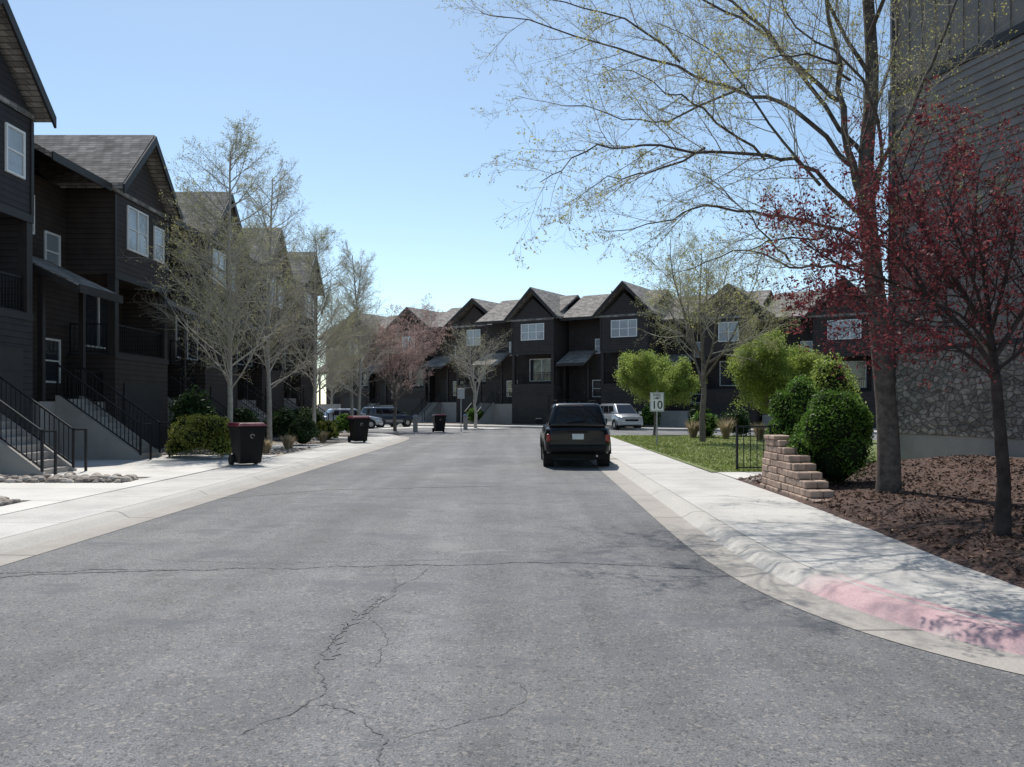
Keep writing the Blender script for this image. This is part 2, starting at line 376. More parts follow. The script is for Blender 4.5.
o=leaf_mesh(ch,.03,5,2.3,.6,.4).build('wood_chips',M['chip']); tag(o,'loose brown bark chips covering the mulch bed','bark mulch',kind='stuff')
bl=MB(); rg2=random.Random(9)
for i in range(24000):
    y=19+22*rg2.random()**1.3; x=4.9+rg2.random()*8; z=.12
    h=rg2.uniform(.03,.08); a=rg2.uniform(0,PI); w=.012+.0006*y; dx=math.cos(a)*w; dy=math.sin(a)*w; lx=rg2.uniform(-.03,.03); ly=rg2.uniform(-.03,.03)
    bl.poly([(x-dx,y-dy,z),(x+dx,y+dy,z),(x+lx,y+ly,z+h)])
o=bl.build('lawn_grass',M['blade']); tag(o,'short yellow green lawn grass beside the right sidewalk','grass',kind='stuff')
def rocks(label,x0,x1,y0,y1,n,seed,z,s0=.05,s1=.16):
    r=random.Random(seed); m=MB()
    for i in range(n):
        s=r.uniform(s0,s1)*r.uniform(.6,1); cx=r.uniform(x0,x1); cy=(y0+y1)/2+(y1-y0)/2*max(-1,min(1,r.gauss(0,.5))); a=r.uniform(0,PI); e=r.uniform(.6,1)
        b=len(m.v); rings=[(.75,0),(1,.35),(.75,.75),(.3,.95)]
        for q,(rr,hh) in enumerate(rings):
            for k in range(7):
                t=2*PI*k/7; u=math.cos(t)*rr*s*r.uniform(.85,1.1); v=math.sin(t)*rr*s*e*r.uniform(.85,1.1)
                m.v.append((cx+u*math.cos(a)-v*math.sin(a),cy+u*math.sin(a)+v*math.cos(a),z+hh*s))
        for q in range(3):
            for k in range(7):
                k2=(k+1)%7; m.f.append((b+q*7+k,b+q*7+k2,b+q*7+7+k2,b+q*7+7+k))
        m.f.append(tuple(b+21+k for k in range(7)))
    o=m.build('river_rocks',M['rock']); tag(o,label,'rocks',kind='stuff')
rocks('tan river rocks in the narrow bed at the left edge of the photo',-12,-8.05,12.4,13.3,230,1,.09,.06,.16)
rocks('tan river rocks in the strip between pale concrete slabs before the front steps',-12.6,-8.0,16.35,17.65,360,2,.09,.06,.16)
rocks('river rocks around the left shrubs and trash bin',-12.5,-7.45,25.4,29.9,420,4,.09,.04,.11)
rocks('grey river rocks between the tan block retaining wall and the walkway behind it',4.84,5.3,15.9,17.15,50,6,.11,.04,.09)
def crack(pts,w,seed,m=None):
    r=random.Random(seed); P=[]
    for (a,b) in pts: q=at(a,b,1.7*F/(b-HY)); P.append(Vector((q.x,q.y,0)))
    P=resample(P,max(8,int(sum((b-a).length for a,b in zip(P,P[1:]))/.03)))
    b=len(m.v); wx=wy=0
    for i,p in enumerate(P):
        d=(P[min(i+1,len(P)-1)]-P[max(i-1,0)]).normalized(); nrm=Vector((d.y,-d.x,0)); wx=wx*.93+r.gauss(0,.012); o=wx+r.gauss(0,.004); ww=w*r.uniform(.15,1.2)
        a=p+nrm*(o+ww); c=p+nrm*(o-ww); m.v+=[(a.x,a.y,.004),(c.x,c.y,.004)]
    for i in range(len(P)-1): m.f.append((b+2*i,b+2*i+1,b+2*i+3,b+2*i+2))
m=MB()
crack([(0,573),(120,571),(250,569),(380,566),(520,564),(640,566),(700,570)],.014,1,m)
crack([(432,568),(400,588),(372,607),(350,625),(322,648),(320,672),(325,690),(300,706),(262,722),(235,735)],.005,3,m)
crack([(398,566),(392,590),(376,612),(388,640),(375,668)],.003,4,m)
crack([(330,705),(368,718),(402,738),(394,766),(400,800)],.006,5,m)
crack([(402,738),(460,726),(505,718),(528,700),(521,684)],.003,6,m)
crack([(300,706),(330,705)],.004,7,m)
struct(m,'road_crack',M['crack'])
m=MB(); crack([(150,560),(300,563),(450,560)],.006,11,m); crack([(560,520),(600,540),(650,560)],.004,12,m); crack([(200,500),(330,490),(500,486)],.03,13,m)
crack([(-60,580),(80,573),(170,571)],.03,2,m); crack([(380,596),(345,630),(330,660)],.05,21,m)
struct(m,'road_seal',M['crack2'])

# ------------------------------------------------------------ townhouses
def window(parent,x0,x1,z0,z1,y,n=2,pane='blind',split=True):
    f=MB(); t=.06; d0,d1=y-.05,y+.02
    B=f.box
    B(x0,x1,d0,d1,z1-t,z1); B(x0,x1,d0,d1,z0,z0+t); B(x0,x0+t,d0,d1,z0+t,z1-t); B(x1-t,x1,d0,d1,z0+t,z1-t)
    for k in range(1,n):
        xm=x0+(x1-x0)*k/n; B(xm-.035,xm+.035,d0,d1,z0+t,z1-t)
    if split:
        zm=(z0+z1)/2
        for k in range(n):
            a=x0+(x1-x0)*k/n+(t if k==0 else .035); b=x0+(x1-x0)*(k+1)/n-(t if k==n-1 else .035)
            B(a,b,d0+.01,d1,zm-.022,zm+.022)
    w=f.build('window',M['white'],parent)
    p=MB(); p.box(x0+.02,x1-.02,y-.015,y+.01,z0+.02,z1-.02); p.build('pane',M[pane],w)
    return w
def railing(m,p,q,h=.95,gap=.13):
    p=Vector(p);q=Vector(q); L=(q-p).length; n=max(2,int(L/gap))
    up=Vector((0,0,h)); m.bar(p+up,q+up,.05,.04); m.bar(p+Vector((0,0,.1)),q+Vector((0,0,.1)),.035,.03)
    for i in range(1,n):
        a=p.lerp(q,i/n); m.bar(a+Vector((0,0,.1)),a+up,.018)
    for a in (p,q): m.bar(a,a+Vector((0,0,h+.04)),.05)
def unit(label,sid,loc,rz,group,far_=0):
    t=thing('townhouse',label,'townhouse',loc,rz,group); W=7.7
    w=MB(); w.box(.004,W-.004,1.6,8.2,-1,8.75); w.box(3.7,W-.004,0,1.597,-1,3.3); w.box(3.7,W-.004,0,1.597,6.0,8.75)
    w.box(W-.24,W-.004,.255,1.597,3.365,5.998)
    w.prism([(1.7,8.753),(8.1,8.753),(4.6,10.7)],'x',.01,W-.01)
    w.prism([(3.72,8.753),(7.68,8.753),(5.7,10.5)],'y',.0,3.2)
    w.build('wall',M[sid],t)
    r=MB(); r.prism([(-.05,8.66),(4.3,11.0),(8.9,8.6),(8.9,8.75),(4.3,11.16),(-.05,8.82)],'x',0,W); r.build('roof',M['shingle'],t)
    gr=MB(); c=5.7; hw=2.3; bk=4.35; pz=11.02; bz=8.72
    if far_==1: hw=2.5; bk=7; pz=11.2
    if far_==2: hw=3.1; bk=6; pz=11.05; bz=8.70
    gr.prism([(c-hw,bz),(c,pz),(c+hw,bz),(c+hw,bz+.18),(c,pz+.2),(c-hw,bz+.18)],'y',-.4,bk); gr.build('gable_roof',M['shingle'],t)
    fa=MB(); fa.prism([(c-hw-.01,bz-.16),(c,pz-.16),(c+hw+.01,bz-.16),(c+hw+.01,bz+.14),(c,pz+.16),(c-hw-.01,bz+.14)],'y',-.47,-.405); fa.box(-.0,c-hw-.1,-.1,-.055,8.60,8.84); fa.build('fascia',M['trim'],t)
    tr=MB(); tr.box(3.66,W,-.03,.0,5.86,6.08); tr.box(3.66,W,-.03,.0,3.22,3.42); tr.box(3.64,3.76,-.04,-.003,6.08,8.6); tr.box(W-.12,W-.005,-.04,-.003,6.08,8.6)
    tr.box(3.7,W,-.02,1.59,3.305,3.36); tr.box(3.7,3.95,0,.25,3.36,5.99); tr.box(W-.26,W-.01,0,.25,3.36,5.99); tr.build('trim',M['trim'],t)
    rl=MB(); railing(rl,(3.95,.12,3.36),(W-.27,.12,3.36),1.0); railing(rl,(3.78,.3,3.36),(3.78,1.5,3.36),1.0); rl.build('balcony_railing',M['metal_black'],t)
    if far_==1: window(t,4.6,6.8,7.05,8.4,-.002,3)
    elif far_==2: window(t,4.9,6.4,6.95,8.4,-.002,2)
    else: window(t,4.5,6.0,6.95,8.45,-.002,2); window(t,6.5,7.3,6.95,8.2,-.002,1)
    window(t,2.45,3.3,5.95,7.15,1.598,1)
    if not far_: window(t,.6,1.9,6.9,8.1,1.598,2)
    window(t,4.5,6.9,3.7,5.6,1.598,2,'glass',False)
    gd=MB(); gd.box(4.25,7.2,-.05,-.004,.05,2.45)
    for k in range(1,4): gd.box(4.25,7.2,-.062,-.052,.05+.6*k-.02,.05+.6*k+.02)
    gd.build('garage_door',M['trim'],t)
    p=MB(); p.box(.02,3.68,.3,1.59,-1,1.8); p.build('porch',M['steps'],t)
    d=MB(); d.box(.7,1.6,1.55,1.596,1.82,3.95); dd=d.build('door',M['trim'],t)
    k=MB(); k.cyl((1.5,1.54,2.8),(1.5,1.47,2.8),.035,8); k.build('door_handle',M['galv'],dd)
    window(t,2.2,3.3,2.4,3.8,1.598,1,'glass')
    pr=MB(); pr.prism([(-.75,4.98),(1.58,6.1),(1.58,6.24),(-.75,5.12)],'x',.1,2.6); pr.build('porch_roof',M['shingle'],t)
    pf=MB(); pf.box(.1,2.6,-.80,-.755,4.88,5.12); pf.prism([(-.75,4.86),(1.58,5.98),(1.58,6.2),(-.75,5.08)],'x',.055,.095)
    pf.build('porch_fascia',M['trim'],t)
    for xx in (.2,2.35):
        pf=MB(); pf.box(xx,xx+.15,.32,.47,1.8,5.45); pf.build('porch_post',M['trim'],t)
    rl=MB(); railing(rl,(1.95,.38,1.8),(3.6,.38,1.8),.95); rl.build('porch_railing',M['metal_black'],t)
    for (a,b,c_,r_) in ((2.4,4.9,11.5,.06),(3.1,5.3,11.2,.045)):
        v=MB(); v.cyl((a,b,10.5),(a,b,c_),r_,8); v.build('vent_pipe',M['galv'],t)
    return t
FX=-13.0
gl='left row of dark townhouses'; gb='far row of dark townhouses'
u1=unit('dark slate townhouse with steep gable cut off by the left edge of the photo','sid_slate',(FX,14.0,.75),PI/2,gl)
u2=unit('dark brown townhouse with white paired windows, second from the left edge','sid_brown',(FX,22.5,0),PI/2,gl)
def place(src,label,loc,rz,group):
    o=copy_tree(src); o.location=loc; o.rotation_euler=(0,0,rz); o['label']=label; o['group']=group; return o
place(u2,'dark brown townhouse directly behind the tallest budding tree, third in the left row',(FX,30.2,.05),PI/2,gl)
place(u2,'townhouse fourth in the left row, mostly hidden by bare trees',(FX,37.9,.15),PI/2,gl)
place(u2,'townhouse at the far end of the left row',(FX,45.6,.3),PI/2,gl)
u3=unit('charcoal townhouse at the end of the street directly beyond the black SUV','sid_char',(0,0,0),0,gb,1)
u4=unit('far townhouse behind the thin bare tree with white window under its gable','sid_brown',(0,0,0),0,gb,2)
labs={-3:'leftmost far townhouse, just past the end of the left row',-2:'far townhouse behind the rosy crabapple, left of the wide grey roof',
 1:'far townhouse behind the round lime green tree, right of the SUV',2:'far townhouse behind the budding lawn tree',3:'rightmost far townhouse, behind the maple trunk'}
OV={-3:4.4,-2:3.4,-1:3.0,0:0,1:.6,2:1.8,3:2.2}; OZ={-3:0,-2:-.1,-1:.15,0:0,1:-.05,2:-.55,3:-.8}
def farpos(k,du=0,dv=0): 
    p=A0+DX*(7.9*k-5.7+du)+DY*(OV[k]+dv); return (p.x,p.y,OZ[k])
u3.location=farpos(0); u3.rotation_euler=(0,0,TH); u4.location=farpos(-1); u4.rotation_euler=(0,0,TH)
for k,l in labs.items(): place(u4 if k in (-3,-2,2) else u3,l,farpos(k),TH,gb)
def stairs(label,loc,rz,group,n=10,H=1.8,run=2.4,wd=1.4):
    t=thing('front_steps',label,'steps',loc,rz,group); s=MB()
    tr=run/n; rs=H/n
    for i in range(n): s.box(.12,wd-.12,-run+i*tr,-run+(i+1)*tr if i<n-1 else .0,-.2,(i+1)*rs)
    s.build('step_flight',M['steps'],t)
    for x in (0,wd-.12):
        ck=MB(); ck.prism([(0,-.2),(0,H+.1),(-.1,H+.1),(-run-.1,.12),(-run-.1,-.2)],'x',x,x+.118); ck.build('side_wall',M['steps'],t)
    for x in (.06,wd-.06):
        r=MB(); railing(r,(x,-.03,H+.08),(x,-run-.05,.14),.92,.14); r.bar((x,-run-.05,1.06),(x,-run-.35,1.06),.05,.04); r.bar((x,-run-.35,0),(x,-run-.35,1.08),.05)
        r.build('railing',M['metal_black'],t)
    return t
gs='concrete front steps with black railings'
s0=stairs('concrete front steps with black railings cut off by the left edge',(FX-.0,17.9,.05),PI/2,gs)
def sc(label,loc,rz):
    o=copy_tree(s0); o.location=loc; o.rotation_euler=(0,0,rz); o['label']=label; return o
sc('concrete front steps with black railings behind the yellow green shrub',(FX-.3,23.3,.08),PI/2)
for k,(y,l) in enumerate(((30.6,'front steps behind the tallest budding tree'),(38.2,'front steps in the shade behind the dark round shrub'),(45.9,'front steps at the far end of the left row'))): sc(l,(FX-.3,y,.12),PI/2)
for k in (-2,-1,0,1):
    p=farpos(k,.3,.3)
    sc({-2:'far front steps behind the rosy crabapple',-1:'far front steps beside the thin bare tree',0:'far front steps with railings left of the black SUV under a pale porch roof',1:'far front steps behind the silver minivan'}[k],(p[0],p[1],.05),TH)

# ------------------------------------------------------------ right building
wd=Vector((.283,-.959,0)).normalized()
RB=thing('corner_house','large dark grey house with lap siding and stone base at the right edge','house',(9.5,20.1,0),math.atan2(wd.x,-wd.y))
g=MB(); g.box(0.05,10,-16,-.02,3.06,12.5); g.build('wall',M['trim'],RB)
g=MB(); zz=3.1; pit=.185
while zz<9.3:
    z1=min(zz+pit,9.35)
    for (ya,yb) in ((-16,-5.1),(-5.09,0)):
        g.hull8([(-.032,ya,zz),(.05,ya,zz),(.05,yb,zz),(-.032,yb,zz),(-.002,ya,z1),(.05,ya,z1),(.05,yb,z1),(-.002,yb,z1)])
    zz+=pit
g.build('lap_siding',M['sid_right'],RB)
g=MB(); g.box(-.045,.05,-16,.02,9.36,9.6); g.box(-.04,.05,-.14,.02,3.1,9.36); g.box(-.05,.05,-16,.02,2.98,3.09); g.build('trim_board',M['trim'],RB)
g=MB(); g.box(0,.05,-16,0,9.61,12.5)
y=-.2
while y>-16: g.box(-.03,0-.001,y-.05,y,9.61,12.5); y-=.4
g.build('board_and_batten',M['sid_right'],RB)
g=MB(); g.box(-.09,10,-16,.04,1.0,2.97); g.build('stone_base',M['stone'],RB)
g=MB(); g.box(-.06,10,-16,.0,-.5,.995); g.build('foundation',M['found'],RB)
g=MB(); g.prism([(-.7,12.5),(5,15.6),(10.7,12.5),(10.7,12.3),(5,15.4),(-.7,12.3)],'y',-16.4,.5); g.build('roof',M['shingle'],RB)
g=MB(); g.cyl((-.12,-.25,1.0),(-.12,-.25,12.3),.045,8); g.build('downspout',M['trim'],RB)
g=MB(); g.box(-.16,-.095,-6.1,-5.85,1.75,2.15); g.build('meter_box',M['galv'],RB)

# ------------------------------------------------------------ trees
def grow(mb,p,d,L,r,lvl,P,R,tips,mbt):
    n=P['seg'][lvl]; step=L/n; pts=[p]; rad=[r]; w=P['wob'][lvl]
    for i in range(n):
        d=(d+Vector((R.gauss(0,w),R.gauss(0,w),R.gauss(0,w)+P['up'][lvl]))).normalized()
        p=p+d*step; pts.append(p); rad.append(max(r*(1-(i+1)/n*.8),.0016))
    (mb if lvl<2 else mbt).tube(pts,rad,P['sides'][lvl])
    last=len(P['seg'])-1
    if lvl>=last: tips.extend([tuple(q) for q in pts[1:]]); return
    spawn(mb,pts,rad,L,lvl,P,R,tips,mbt)
    if lvl==last-1: tips.append(tuple(pts[-1]))
def spawn(mb,pts,rad,L,lvl,P,R,tips,mbt,n=None,t0=None):
    n=n or P['n'][lvl]; t0=P['t0'][lvl] if t0 is None else t0; m=len(pts)-1
    for k in range(n):
        t=t0+(1-t0)*(k+R.random())/n; f=t*m; i=min(int(f),m-1); q=pts[i].lerp(pts[i+1],f-i); r=rad[i]+(rad[i+1]-rad[i])*(f-i)
        tg=(pts[i+1]-pts[i]).normalized(); pr=tg.cross(Vector((R.gauss(0,1),R.gauss(0,1),R.gauss(0,1)))).normalized()
        a=math.radians(P['ang'][lvl]*R.uniform(.75,1.2)); d=tg*math.cos(a)+pr*math.sin(a)
        LL=L*P['rat'][lvl]*(1.15-P['tap'][lvl]*t)*R.uniform(.7,1.2)
        grow(mb,q,d,LL,min(r*.62,P['rmax'][lvl]),lvl+1,P,R,tips,mbt)
def tree_upright(name,label,loc,H,seed,bark,twig,bud,nb=34,keep=.8,budsize=.03,spread=.30,group=None,asp=1.5,cat='tree',sub=(13,8),ang=50):
    R=random.Random(seed); t=thing(name,label,cat,loc,0,group)
    P=dict(seg=[12,6,4,3],wob=[.03,.07,.12,.16],up=[.06,.06,.05,.04],sides=[8,5,3,3],n=[nb,sub[0],sub[1]],t0=[.2,.15,.12],ang=[ang,42,42],rat=[spread,.42,.5],tap=[.85,.6,.5],rmax=[.034,.010,.0052])
    mb=MB(); mt=MB(); tips=[]; grow(mb,Vector((0,0,-.15)),Vector((R.uniform(-.03,.03),R.uniform(-.03,.03),1)),H,H*.0105,0,P,R,tips,mt)
    mb.build('trunk',bark,t,True); mt.build('twigs',twig,t)
    cs=[]
    for q in tips:
        if R.random()<keep: cs.append((q[0]+R.gauss(0,.02),q[1]+R.gauss(0,.02),q[2]+R.gauss(0,.02)))
    leaf_mesh(cs,budsize,seed,asp).build('crown',bud,t); return t
def tree_round(name,label,loc,H,seed,bark,twig,leaf,fork=.25,nl=6,spread=.62,lsz=.08,nleaf=3,group=None,n=(0,12,8,5),jit=.08,lean=55,rm=(.1,.03,.011,.005),keep=1):
    R=random.Random(seed); t=thing(name,label,'tree',loc,0,group)
    mb=MB(); mt=MB(); tips=[]; z0=H*fork; r=H*.016
    tp=[Vector((0,0,-.15)),Vector((R.uniform(-.05,.05),0,z0*.5)),Vector((R.uniform(-.1,.1),R.uniform(-.1,.1),z0)),Vector((0,0,z0+.3*(H-z0)))]
    mb.tube(tp,[r*1.15,r,r*.9,r*.5],9)
    P=dict(seg=[1,7,5,4,3],wob=[0,.09,.12,.15,.18],up=[0,.07,.04,.03,.02],sides=[8,6,4,3,3],n=list(n),t0=[.3,.25,.2,.15],ang=[40,48,45,42],rat=[1,.45,.45,.45],tap=[.5,.55,.5,.5],rmax=list(rm))
    for k in range(nl):
        a=2*PI*k/nl+R.uniform(-.4,.4); tilt=math.radians(R.uniform(.3,1)*lean)
        q=tp[1].lerp(tp[3],R.uniform(.35,1)) ; 
        grow(mb,q,Vector((math.cos(a)*math.sin(tilt),math.sin(a)*math.sin(tilt),math.cos(tilt))),(H-z0)*spread*R.uniform(.85,1.25)+.25*(H-z0)*math.cos(tilt),r*.5,1,P,R,tips,mt)
    mb.build('trunk',bark,t,True); mt.build('twigs',twig,t)
    cs=[]
    for q in tips:
        for _ in range(nleaf):
            if R.random()<keep: cs.append((q[0]+R.gauss(0,jit),q[1]+R.gauss(0,jit),q[2]+R.gauss(0,jit)))
    leaf_mesh(cs,lsz,seed).build('crown',leaf,t); return t
gt='budding street trees along the left row'
T1=tree_upright('street_tree','tallest budding street tree on the left, rising behind the trash bin',(-9.9,28,.12),10.6,11,M['bark_pale'],M['twig_pale'],M['bud_soft'],56,.85,.034,.40,gt,ang=58,sub=(14,9))
T2=tree_upright('street_tree','slender budding tree, second from the left on the left side',(-10.3,34,.12),11.6,12,M['bark_pale'],M['twig_pale'],M['bud_pale'],48,.6,.032,.34,gt,ang=55,sub=(14,8))
for src,l,loc,s,rz in ((T1,'third street tree on the left, behind the dark round shrub',(-9.9,40,.12),.95,1.9),(T2,'fourth street tree on the left, pale and nearly bare',(-9.0,47,.12),.90,2.6),(T2,'bare pale tree at the far end of the left row',(-10.6,53,.12),.95,4.4),(T1,'small pale tree between the left row and the far row',(-13.5,60,.12),.9,3.1)):
    o=copy_tree(src); o.location=loc; o.scale=(s,s,s); o.rotation_euler=(0,0,rz); o['label']=l
tree_round('crabapple_tree','round rosy crabapple tree just coming into bud at the end of the left row',(-7.6,52,.12),6.8,21,M['bark'],M['twig_pink'],M['bud_pink'],.2,10,.62,.045,2,jit=.05,rm=(.1,.022,.009,.006),keep=.8)
tree_round('bare_tree','thin pale bare tree in front of the far townhouse with white window',(-2.7,59,.12),7.0,22,M['bark_pale'],M['twig_pale'],M['bud_pale'],.25,6,.6,.035,1,lean=35,rm=(.1,.022,.009,.005),keep=.5)
tree_round('leafy_tree','round lime green tree behind the speed limit sign',(8.0,45,.10),4.6,23,M['bark'],M['twig'],M['lime'],.2,11,.42,.06,8,n=(0,12,8,4),jit=.16,lean=60)
tree_round('leafy_tree','round lime green tree beside the maple trunk, above the dark shrub',(11.8,36,.2),4.3,24,M['bark'],M['twig'],M['lime'],.18,11,.48,.055,8,n=(0,12,8,4),jit=.15,lean=68)
tree_round('lawn_tree','budding tree with broad thin crown standing on the lawn',(8.1,34,.15),7.7,25,M['bark'],M['twig_pale'],M['bud_soft'],.28,9,.62,.032,2,jit=.05,lean=62,rm=(.1,.024,.009,.0045),n=(0,14,8,6),keep=.65)
def refine(pts,k_):
    m=len(pts)-1; q=[]
    for i in range(m):
        p0=pts[max(i-1,0)];p1=pts[i];p2=pts[i+1];p3=pts[min(i+2,m)]
        for k in range(k_):
            u=k/k_; q.append(.5*((2*p1)+(p2-p0)*u+(2*p0-5*p1+4*p2-p3)*u*u+(3*p1-p0-3*p2+p3)*u**3))
    q.append(pts[-1]); return q
def maple():
    R=random.Random(31); t=thing('maple_tree','large budding tree with dark trunk overhanging the right sidewalk and street','tree',(0,0,0))
    base=Vector((6.12,13,hz(6.15,13)-.12)); 
    mb=MB(); mt=MB(); tips=[]
    tr=[base,at(888,430,13),at(881,350,13),at(874,280,13.05),at(868,220,13.1),at(866,160,13.2),at(872,80,13.4),at(868,0,13.6),at(860,-90,13.8),at(850,-200,14)]
    mb.tube(refine(tr,3),[.21,.19,.175,.165,.158,.155,.152,.15,.148,.145,.142,.138,.134,.13,.125,.12,.115,.11,.105,.10,.095,.09,.085,.08,.07,.06,.05,.03],12)
    limbs=[
     ([(868,220,13.1),(848,160,13.2),(838,90,13.3),(828,0,13.5),(815,-90,13.8)],.08),
     ([(838,100,13.3),(790,55,12.9),(740,20,12.6),(680,-25,12.3),(620,-60,12)],.04),
     ([(850,165,13.2),(800,120,13.6),(745,85,14.2),(680,62,14.8),(610,45,15.2),(545,20,15.5),(480,8,15.7)],.042),
     ([(866,225,13.1),(820,185,12.8),(765,160,12.4),(705,148,12),(640,140,11.6),(585,150,11.3),(545,175,11.1)],.038),
     ([(872,262,13.1),(835,250,13.6),(790,262,14.2),(745,248,14.8),(700,262,15.3),(650,270,15.7)],.03),
     ([(870,240,13.1),(825,225,12.9),(770,205,12.8),(715,205,12.7),(660,215,12.6),(600,232,12.5)],.034),
     ([(868,190,13.1),(905,140,13.4),(930,70,13.8),(960,0,14),(990,-60,14)],.05),
     ([(870,210,13.1),(880,150,12.4),(850,80,11.8),(800,20,11.4),(760,-30,11.2)],.036),
     ([(866,160,13.2),(810,90,13.8),(760,30,14.6),(700,0,15.3),(640,-25,16),(580,-40,16.5)],.04),
     ([(866,170,13.2),(880,110,14.2),(895,40,15.2),(900,-30,16)],.045),
     ([(872,80,13.4),(845,30,13.1),(800,-30,12.8),(740,-80,12.6)],.04),
     ([(870,250,13.1),(905,215,12.4),(945,190,11.8),(985,180,11.3)],.03),
     ([(872,262,13.1),(850,240,12.2),(815,235,11.4),(770,245,10.8),(735,262,10.4)],.027),
     ([(745,85,14.2),(690,110,14.8),(640,112,15.2),(580,110,15.6),(520,100,15.8)],.025),
     ([(680,62,14.8),(640,30,14.4),(580,0,14.2),(520,-20,14)],.025),
     ([(765,160,12.4),(715,110,11.9),(660,85,11.5),(600,80,11.1)],.022),
     ([(820,185,12.8),(770,120,13.4),(720,60,14.0),(660,20,14.4)],.028),
     ([(705,148,12),(650,175,12.6),(600,190,13),(550,215,13.3)],.02),
     ([(868,0,13.6),(820,-60,12.6),(760,-110,11.6),(700,-150,10.8)],.04),
     ([(860,-90,13.8),(860,-160,12.5),(850,-230,11.3)],.035),
     ([(868,40,13.5),(900,-60,12.3),(930,-140,11.2)],.04),
     ([(850,80,11.8),(820,60,10.9),(780,60,10.1),(740,80,9.5)],.022),
     ([(850,-50,13.7),(870,-130,12.0),(900,-210,10.5),(930,-290,9.5)],.035),
     ([(868,0,13.6),(850,-90,12.0),(800,-170,10.6),(770,-240,9.6)],.035),
     ([(790,262,14.2),(760,230,14.0),(720,190,13.8),(670,170,13.6)],.02),
    ]
    P=dict(seg=[1,1,6,4,3],wob=[0,.05,.10,.14,.18],up=[0,0,.035,.02,.01],sides=[8,6,4,3,3],n=[0,15,9,5],t0=[0,.15,.15,.12],ang=[40,42,42,45],rat=[1,.32,.45,.44],tap=[.5,.45,.5,.5],rmax=[.1,.011,.0052,.0034])
    for L,r in limbs:
        pts=[at(*p) for p in L]; pts=[p+Vector((R.gauss(0,.09),R.gauss(0,.09),R.gauss(0,.09))) if 0<i else p for i,p in enumerate(pts)]
        ln=sum((b-a).length for a,b in zip(pts,pts[1:]))
        q=refine(pts,4); q=[p+Vector((R.gauss(0,.025),R.gauss(0,.025),R.gauss(0,.025))) if 0<i else p for i,p in enumerate(q)]
        rad=[r*(1-.86*i/(len(q)-1)) for i in range(len(q))]
        mb.tube(q,rad,7)
        spawn(mb,q,rad,min(ln,6.2),1,P,R,tips,mt,n=int(3.3*ln),t0=.12)
    mb.build('trunk',M['bark_maple'],t,True); mt.build('twigs',M['twig'],t)
    cs=[]
    for p in tips:
        if R.random()<.7: cs.append((p[0]+R.gauss(0,.018),p[1]+R.gauss(0,.018),p[2]+R.gauss(0,.018)))
    print('maple tips',len(tips)); leaf_mesh(cs,.024,31,1.5,.5).build('crown',M['bud'],t)
maple()
def redtree():
    R=random.Random(41); t=thing('plum_tree','small purple leaf tree with dark red foliage and leaning stems on the mulch','tree',(0,0,0))
    mb=MB(); mt=MB(); tips=[]
    b=Vector((5.45,8.9,hz(5.45,8.9)-.1))
    tr=[b,at(1004,480,8.9),at(1000,430,8.9),at(996,380,8.9),at(990,335,8.95)]
    mb.tube(tr,[.095,.07,.064,.055,.042],10)
    limbs=[([(996,370,8.9),(965,330,8.7),(930,300,8.5),(885,280,8.4),(840,265,8.3),(800,240,8.2)],.034),
     ([(998,380,8.9),(960,350,9.1),(915,325,9.3),(865,315,9.5),(820,325,9.6)],.026),
     ([(990,335,8.95),(955,280,8.9),(925,230,8.9),(905,185,8.9),(895,160,8.9)],.036),
     ([(990,335,8.95),(985,280,9.1),(975,220,9.3),(980,165,9.5)],.036),
     ([(993,360,8.9),(1030,300,8.7),(1060,240,8.6),(1090,180,8.5)],.036),
     ([(960,290,8.9),(920,260,9.3),(870,225,9.7),(830,230,10)],.024),
     ([(990,335,8.95),(1010,260,8.6),(1020,195,8.3)],.028),
     ([(996,370,8.9),(1050,330,9.1),(1100,300,9.3)],.028),
     ([(993,350,8.9),(960,315,8.2),(920,300,7.7),(880,305,7.3)],.022),
     ([(930,300,8.5),(890,250,8.1),(850,230,7.9)],.02),
     ([(997,375,8.9),(980,340,9.5),(950,320,10),(915,300,10.3),(880,285,10.5)],.024),
     ([(990,335,8.95),(970,270,8.4),(950,220,8.1),(935,190,7.9)],.024),
     ([(925,290,8.5),(900,240,8.9),(870,205,9.2)],.018)]
    P=dict(seg=[1,1,6,4,3],wob=[0,.05,.12,.15,.17],up=[0,0,.03,.02,.01],sides=[8,6,4,3,3],n=[0,15,6,4],t0=[0,.15,.2,.15],ang=[40,50,46,45],rat=[1,.42,.45,.45],tap=[.5,.35,.5,.5],rmax=[.1,.011,.005,.0025])
    for L,r in limbs:
        pts=[at(*p) for p in L]; q=refine(pts,3); ln=sum((b-a).length for a,b in zip(q,q[1:])); rad=[r*(1-.85*i/(len(q)-1)) for i in range(len(q))]
        mb.tube(q,rad,6); spawn(mb,q,rad,min(2.2,ln),1,P,R,tips,mt,n=int(7.5*ln),t0=.15)
    mb.build('trunk',M['bark_dark'],t,True); mt.build('twigs',M['bark_dark'],t)
    cs=[]
    for p in tips:
        for _ in range(2):
            if R.random()<.8: cs.append((p[0]+R.gauss(0,.028),p[1]+R.gauss(0,.028),p[2]+R.gauss(0,.028)))
    print('red leaves',len(cs)); leaf_mesh(cs,.026,41,1.5,.5).build('crown',M['red_leaf'],t)
redtree()
